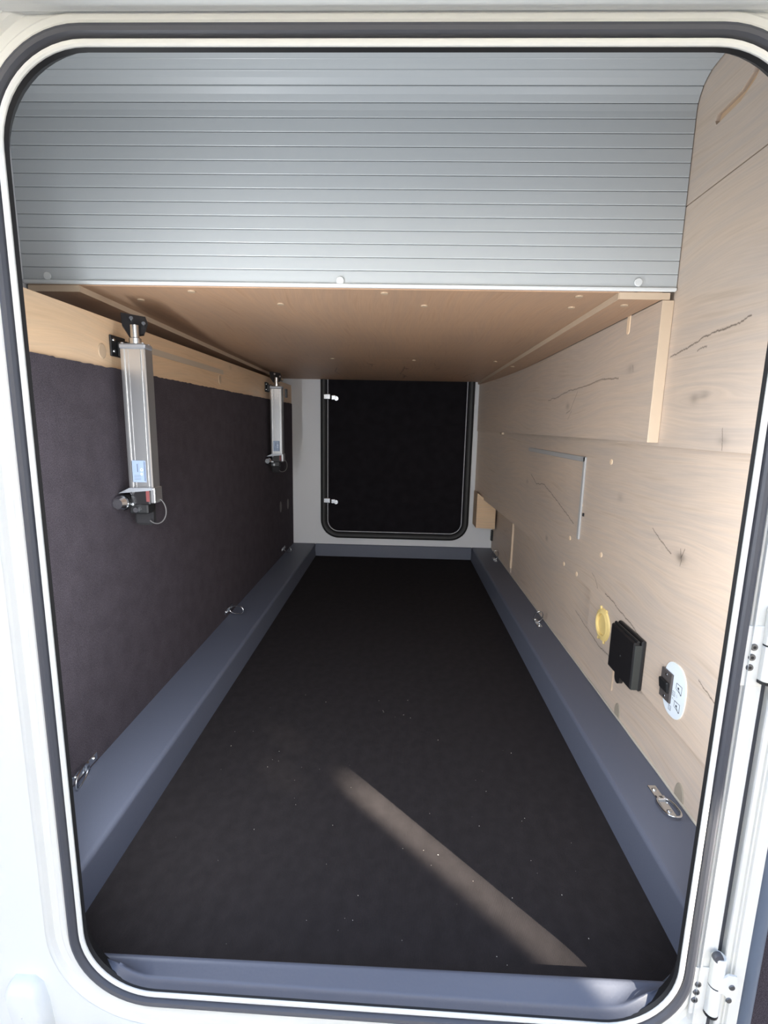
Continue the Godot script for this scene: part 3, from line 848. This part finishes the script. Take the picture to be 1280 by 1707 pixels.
# ------------------------------------------------ lifting columns of the bed
func actuators():
	for a in [[Vector3(-0.584, 0.005, -1.117), "aluminium lifting column nearest the hatch on the black carpeted wall"], [Vector3(-0.583, 0.010, -2.377), "aluminium lifting column farther back beside the white rear wall"]]:
		var o := root("lifting_column", a[1], "actuator", a[0], "lifting columns of the bed")
		var h := 0.158
		# extruded housing with grooves on its front
		var prof := PackedVector2Array()
		var w := 0.0275; var d := 0.017
		for p in [[-w, -d], [w, -d], [w, d - 0.003], [w - 0.002, d], [w - 0.007, d], [w - 0.0075, d - 0.003], [w - 0.0095, d - 0.003], [w - 0.010, d], [w - 0.013, d], [w - 0.0135, d - 0.0012], [-w + 0.0185, d - 0.0012], [-w + 0.018, d], [-w + 0.015, d], [-w + 0.0145, d - 0.0025], [-w + 0.0095, d - 0.0025], [-w + 0.009, d], [-w + 0.006, d], [-w + 0.0055, d - 0.002], [-w, d - 0.003]]:
			prof.append(Vector2(p[0], p[1]))
		part("housing", pr(prof, 1, -h, h - 0.012), M.alu, o, "ribbed aluminium housing")
		part("end_cap", bx(Vector3(-w - 0.0015, h - 0.012, -d - 0.0015), Vector3(w + 0.0015, h, d + 0.0015), 0.003), M.alu_matte, o)
		for s in [[-1, 1], [1, 1], [1, -1], [-1, -1]]:
			part("screw", cap(0.0035, 0.002, Vector3(s[0] * (w - 0.005), h, s[1] * (d - 0.004)), Vector3.UP), M.steel, o)
		var ps := Geo.new()
		ps.lathe([Vector2(0.0125, h), Vector2(0.0125, h + 0.012), Vector2(0.009, h + 0.014), Vector2(0.009, h + 0.040)], Transform3D.IDENTITY, 24)
		part("piston_rod", ps, M.steel, o)
		# clevis bracket at the head, fixed to the bed strip
		var cl := pr(PackedVector2Array([Vector2(-0.022, 0.075), Vector2(0.022, 0.070), Vector2(0.026, 0.056), Vector2(0.018, 0.032), Vector2(-0.008, 0.026), Vector2(-0.020, 0.048)]), 2, -0.004, 0.004).moved(rot(Vector3(-18, 24, 0), Vector3(-0.003, h - 0.010, 0.0)).scaled_local(Vector3(1.12, 1.08, 1.0)))
		var cm := part("head_bracket", cl, M.black_gloss, o, "black pivot bracket at the head")
		for p in [Vector3(-0.012, h + 0.056, -0.012), Vector3(0.012, h + 0.046, -0.018)]:
			part("bolt", cap(0.0045, 0.004, p, Vector3(0.35, 0.25, 0.9)), M.steel, cm)
		# black wall plate behind the head
		var wp := part("wall_plate", bx(Vector3(-0.0535, h - 0.026, -0.050), Vector3(-0.0495, h + 0.019, 0.009), 0.001), M.black, o, "black plate screwed to the board")
		for p in [Vector3(-0.0495, h + 0.009, -0.001), Vector3(-0.0495, h - 0.015, -0.001)]:
			part("bolt", cap(0.0038, 0.0022, p, Vector3.RIGHT), M.steel, wp)
		part("mount_arm", bx(Vector3(-0.050, h - 0.024, -0.040), Vector3(-w, h + 0.008, -0.015), 0.002), M.black, o)
		if a[0].z < -2.0: part("side_clip", bx(Vector3(w + 0.006, h - 0.050, -d - 0.020), Vector3(w + 0.016, h - 0.010, -d - 0.002), 0.001), M.black, o)
		part("motor_body", bx(Vector3(-0.036, -h - 0.092, -0.036), Vector3(0.008, -h - 0.036, -0.012), 0.006), M.matte_black, o, "matt black motor body against the carpet")
		# drive at the foot: lower cap, gear box, motor with a bright end, cable
		part("foot_bracket", bx(Vector3(w - 0.006, -h - 0.034, -d - 0.002), Vector3(w + 0.004, -h + 0.002, d + 0.001), 0.0015), M.alu, o, "aluminium foot bracket")
		part("foot_plate", pr(PackedVector2Array([Vector2(-w - 0.022, -h - 0.012), Vector2(-w + 0.004, -h + 0.001), Vector2(w, -h + 0.002), Vector2(w, -h - 0.004)]), 2, -d, d + 0.006), M.alu_matte, o)
		part("gear_box", bx(Vector3(-w + 0.004, -h - 0.038, -d), Vector3(w - 0.006, -h - 0.004, d + 0.004), 0.003), M.black_gloss, o, "black gear box")
		part("sticker", bx(Vector3(w - 0.0145, -h - 0.030, d + 0.0035), Vector3(w - 0.0065, -h - 0.005, d + 0.0043)), M.red, o, "dull red sticker on the gear box")
		var mt := Geo.new()
		mt.lathe([Vector2(0.0001, 0.0), Vector2(0.016, 0.0), Vector2(0.0175, 0.002), Vector2(0.0175, 0.060)], rot(Vector3(90, 0, 0), Vector3(-w - 0.010, -h - 0.032, -0.030)), 28)
		part("motor", mt, M.black, o)
		mt = Geo.new()
		mt.lathe([Vector2(0.0165, 0.0), Vector2(0.0165, 0.010), Vector2(0.011, 0.021), Vector2(0.0001, 0.021)], rot(Vector3(90, 0, 0), Vector3(-w - 0.010, -h - 0.032, 0.029)), 28)
		part("motor_cap", mt, M.steel, o, "bright metal end of the motor")
		part("motor_flange", bx(Vector3(-w - 0.004, -h - 0.060, -d - 0.004), Vector3(w - 0.016, -h - 0.020, d - 0.003), 0.003), M.black, o)
		for p in [Vector3(-w + 0.009, -h - 0.011, d + 0.004), Vector3(-w + 0.010, -h - 0.036, d + 0.004)]:
			part("bolt", cap(0.0036, 0.003, p, Vector3.BACK), M.steel, o)
		part("hex_bolt", cap(0.0066, 0.007, Vector3(-w + 0.014, -h - 0.050, d - 0.003), Vector3.BACK), M.steel, o)
		part("stub", bx(Vector3(w - 0.024, -h - 0.058, 0.006), Vector3(w - 0.018, -h - 0.034, 0.012), 0.001), M.alu, o)
		var pts := []
		for k in 25:
			var t := deg_to_rad(105.0 - 235.0 * k / 24.0)
			pts.append(Vector3(w - 0.008 + 0.024 * cos(t), -h - 0.055 + 0.031 * sin(t), -0.008))
		var cb := Geo.new(); cb.tube(pts, 0.0016, 8)
		part("cable", cb, M.cable, o, "looped grey cable")
		# type plate
		var lp := Geo.new()
		var z := d + 0.0003
		lp.tri(Vector3(-w + 0.011, -h + 0.063, z), Vector3(w - 0.013, -h + 0.063, z), Vector3(w - 0.013, -h + 0.014, z), Vector3.BACK, Vector3.BACK, Vector3.BACK, Vector2(0, 0), Vector2(1, 0), Vector2(1, 1))
		lp.tri(Vector3(-w + 0.011, -h + 0.063, z), Vector3(w - 0.013, -h + 0.014, z), Vector3(-w + 0.011, -h + 0.014, z), Vector3.BACK, Vector3.BACK, Vector3.BACK, Vector2(0, 0), Vector2(1, 1), Vector2(0, 1))
		part("type_plate", lp, M.plate, o, "pale blue type plate")

# ------------------------------------------------ fittings on the right wall
func fittings():
	# yellow flange of a hose duct
	var o := root("duct_flange", "round yellow plastic duct flange in the oak wall above the right ledge", "flange", Vector3(0.566, -0.523, -1.2925))
	var g := Geo.new()
	g.lathe([Vector2(0.028, -0.015), Vector2(0.029, 0.006), Vector2(0.033, 0.0075), Vector2(0.043, 0.004), Vector2(0.045, 0.0)], rot(Vector3(0, 0, 90)), 36)
	part("collar", g, M.yellow, o)
	part("back_disc", cap(0.0285, 0.0005, Vector3(-0.0005, 0, 0), Vector3.LEFT), M.yellow, o)
	for k in 8:
		var a := TAU * (k + 0.5) / 8.0
		if k % 4 == 3 or k % 4 == 0: continue
		part("tab", bx(Vector3(-0.0045, -0.003, -0.0035), Vector3(0.0, 0.006, 0.0035), 0.001).moved(Transform3D(Basis(Vector3.RIGHT, -a + PI / 2.0), Vector3(0, cos(a - PI / 2.0) * 0.045, -sin(a - PI / 2.0) * 0.045))), M.yellow, o)
	# black socket box
	o = root("socket_box", "black plastic socket box with a hinged lid between flange and switch plate", "socket", Vector3(0.566, -0.528, -1.125))
	part("back_frame", bx(Vector3(-0.010, -0.061, -0.064), Vector3(0.0, 0.061, 0.064), 0.003), M.black, o)
	part("lid", bx(Vector3(-0.026, -0.059, -0.062), Vector3(-0.0115, 0.055, 0.060), 0.003), M.black_gloss, o)
	var hb := Geo.new(); hb.tube([Vector3(-0.016, 0.0565, -0.060), Vector3(-0.016, 0.0565, 0.058)], 0.0035, 10)
	part("hinge_bar", hb, M.black, o)
	var tabp := PackedVector2Array([Vector2(-0.020, -0.056), Vector2(0.008, -0.056)])
	for k in 11:
		var a := -PI * k / 10.0
		tabp.append(Vector2(-0.006 + 0.0135 * cos(a), -0.064 + 0.0135 * sin(a)))
	part("thumb_tab", pr(tabp, 0, -0.0255, -0.016), M.black_gloss, o)
	part("side_wall", bx(Vector3(-0.024, -0.058, 0.0602), Vector3(-0.002, 0.050, 0.0625), 0.001), mat(Color(0.20, 0.21, 0.205), 0.4), o)
	part("lid_boss", cap(0.003, 0.0015, Vector3(-0.026, -0.004, 0.0), Vector3.LEFT), M.black, o)
	# white oval switch plate
	o = root("switch_plate", "white oval plate with pictograms and a black rocker switch near the hatch", "switch plate", Vector3(0.566, -0.5145, -0.9385))
	var poly := PackedVector2Array()
	var rw := 0.040; var rh := 0.0565
	for k in 40:
		var a := TAU * k / 40
		var ca := cos(a); var sa := sin(a)
		poly.append(Vector2(signf(ca) * pow(absf(ca), 0.80) * rw, signf(sa) * pow(absf(sa), 0.80) * rh))
	part("plate", pr(poly, 0, -0.002, 0.0), M.white, o)
	var pg := Geo.new()
	for k in 40:
		var a: Vector2 = poly[k] * 0.985; var b: Vector2 = poly[(k + 1) % 40] * 0.985
		# seen from inside the garage, the far side (-z) is on the left
		var uv := func(q: Vector2) -> Vector2: return Vector2(0.5 + q.x / (2 * rw), 0.5 - q.y / (2 * rh))
		pg.tri(Vector3(-0.0022, 0, 0), Vector3(-0.0022, b.y, b.x), Vector3(-0.0022, a.y, a.x), Vector3.LEFT, Vector3.LEFT, Vector3.LEFT, uv.call(Vector2.ZERO), uv.call(b), uv.call(a))
	part("pictograms", pg, M.pict, o)
	var swp := part("switch_frame", bx(Vector3(-0.0065, -0.0325, -0.043), Vector3(-0.002, 0.0305, -0.004), 0.001), mat(Color(0.30, 0.28, 0.275), 0.45), o, "dark grey switch frame")
	part("rocker", bx(Vector3(-0.012, -0.012, -0.040), Vector3(-0.0065, 0.012, -0.008), 0.002).moved(rot(Vector3(0, 0, 8))), M.black, swp)
	for y in [0.0225, -0.0245]:
		part("screw", cap(0.0032, 0.001, Vector3(-0.0065, y, -0.0225), Vector3.LEFT), M.steel, swp)
	# grey cable duct: level run and a drop
	o = root("cable_duct", "grey plastic cable duct bent down in an L on the oak wall", "cable duct", Vector3(0.566, 0, 0))
	part("level_run", bx(Vector3(-0.006, -0.099, -2.245), Vector3(0.0, -0.083, -1.517), 0.0015), M.grey_pvc, o)
	part("drop", bx(Vector3(-0.006, -0.338, -1.532), Vector3(0.0, -0.083, -1.516), 0.0015), M.grey_pvc, o)
	part("corner_pin", cap(0.003, 0.001, Vector3(-0.006, -0.089, -1.524), Vector3.LEFT), M.rubber_dark, o)
	part("cable_end", bx(Vector3(-0.004, -0.262, -1.505), Vector3(0.0, -0.252, -1.497), 0.001), M.rubber_dark, o)
	# crumbs of dust on the mat
	var mm := MultiMesh.new(); mm.transform_format = MultiMesh.TRANSFORM_3D
	mm.mesh = bx(Vector3(-0.001, 0, -0.0006), Vector3(0.001, 0.0012, 0.0006), 0.0003).mesh()
	mm.mesh.surface_set_material(0, M.dust)
	var r := RandomNumberGenerator.new(); r.seed = 21
	mm.instance_count = 64
	for k in 64:
		var z := -0.62 - 0.75 * pow(r.randf(), 1.3)
		var x := r.randf_range(-0.42, 0.36)
		var s := r.randf_range(0.25, 0.85)
		mm.set_instance_transform(k, Transform3D(Basis(Vector3.UP, r.randf() * TAU).scaled(Vector3(s, s, s)), Vector3(x, -0.8, z)))
	var mi := MultiMeshInstance3D.new(); mi.name = "dust_crumbs"; mi.multimesh = mm; add_child(mi)
	tag(mi, "tiny pale crumbs of dust scattered on the black mat", "dust", "", "stuff")

# ------------------------------------------------ lashing eyes on the ledges
func tie_downs():
	for t in [
		[Vector3(0.5395, -0.726, -0.885), Vector3.ZERO, 6.0, "steel lashing eye on the right ledge nearest the hatch"],
		[Vector3(0.5375, -0.726, -1.786), Vector3.ZERO, 62.0, "steel lashing eye on the right ledge below the middle oak panel"],
		[Vector3(0.545, -0.726, -2.675), Vector3.ZERO, 70.0, "steel lashing eye on the right ledge in the far corner"],
		[Vector3(-0.6345, -0.712, -0.895), Vector3(0, 0, -90), 12.0, "steel lashing eye at the left carpet nearest the hatch"],
		[Vector3(-0.6345, -0.703, -1.77), Vector3(0, 0, -90), 78.0, "steel lashing eye at the left carpet with its ring folded out"],
		[Vector3(-0.6345, -0.693, -2.67), Vector3(0, 0, -90), 55.0, "steel lashing eye at the left carpet in the far corner"]]:
		var o := root("lashing_eye", t[3], "lashing eye", t[0], "steel lashing eyes along the ledges")
		o.rotation_degrees = t[1]
		part("base_plate", bx(Vector3(-0.0085, 0, -0.046), Vector3(0.0085, 0.002, 0.036), 0.0006), M.steel, o)
		for z in [-0.034, 0.024]:
			var s := part("screw", cap(0.0045, 0.0025, Vector3(0, 0.002, z), Vector3.UP), M.steel, o)
			part("slot", bx(Vector3(-0.003, 0.0040, z - 0.0006), Vector3(0.003, 0.0047, z + 0.0006)), M.steel_dark, s)
		part("bridge", bx(Vector3(-0.0095, 0.002, -0.014), Vector3(0.0095, 0.0062, -0.002), 0.0015), M.steel, o)
		part("bridge_hole", bx(Vector3(-0.003, 0.0060, -0.0105), Vector3(0.003, 0.0065, -0.0055)), M.black, o)
		var pts := []
		var ang: float = deg_to_rad(t[2])
		for k in 32:
			var a := TAU * k / 32
			var lx := signf(cos(a)) * pow(absf(cos(a)), 0.8) * 0.0155
			var lz := 0.021 + signf(sin(a)) * pow(absf(sin(a)), 0.8) * 0.0285
			var f := lz + 0.0075
			pts.append(Vector3(lx, 0.0045 + f * sin(ang), -0.0075 + f * cos(ang)))
		var g := Geo.new(); g.tube(pts, 0.0022, 8, true)
		part("ring", g, M.steel, o)
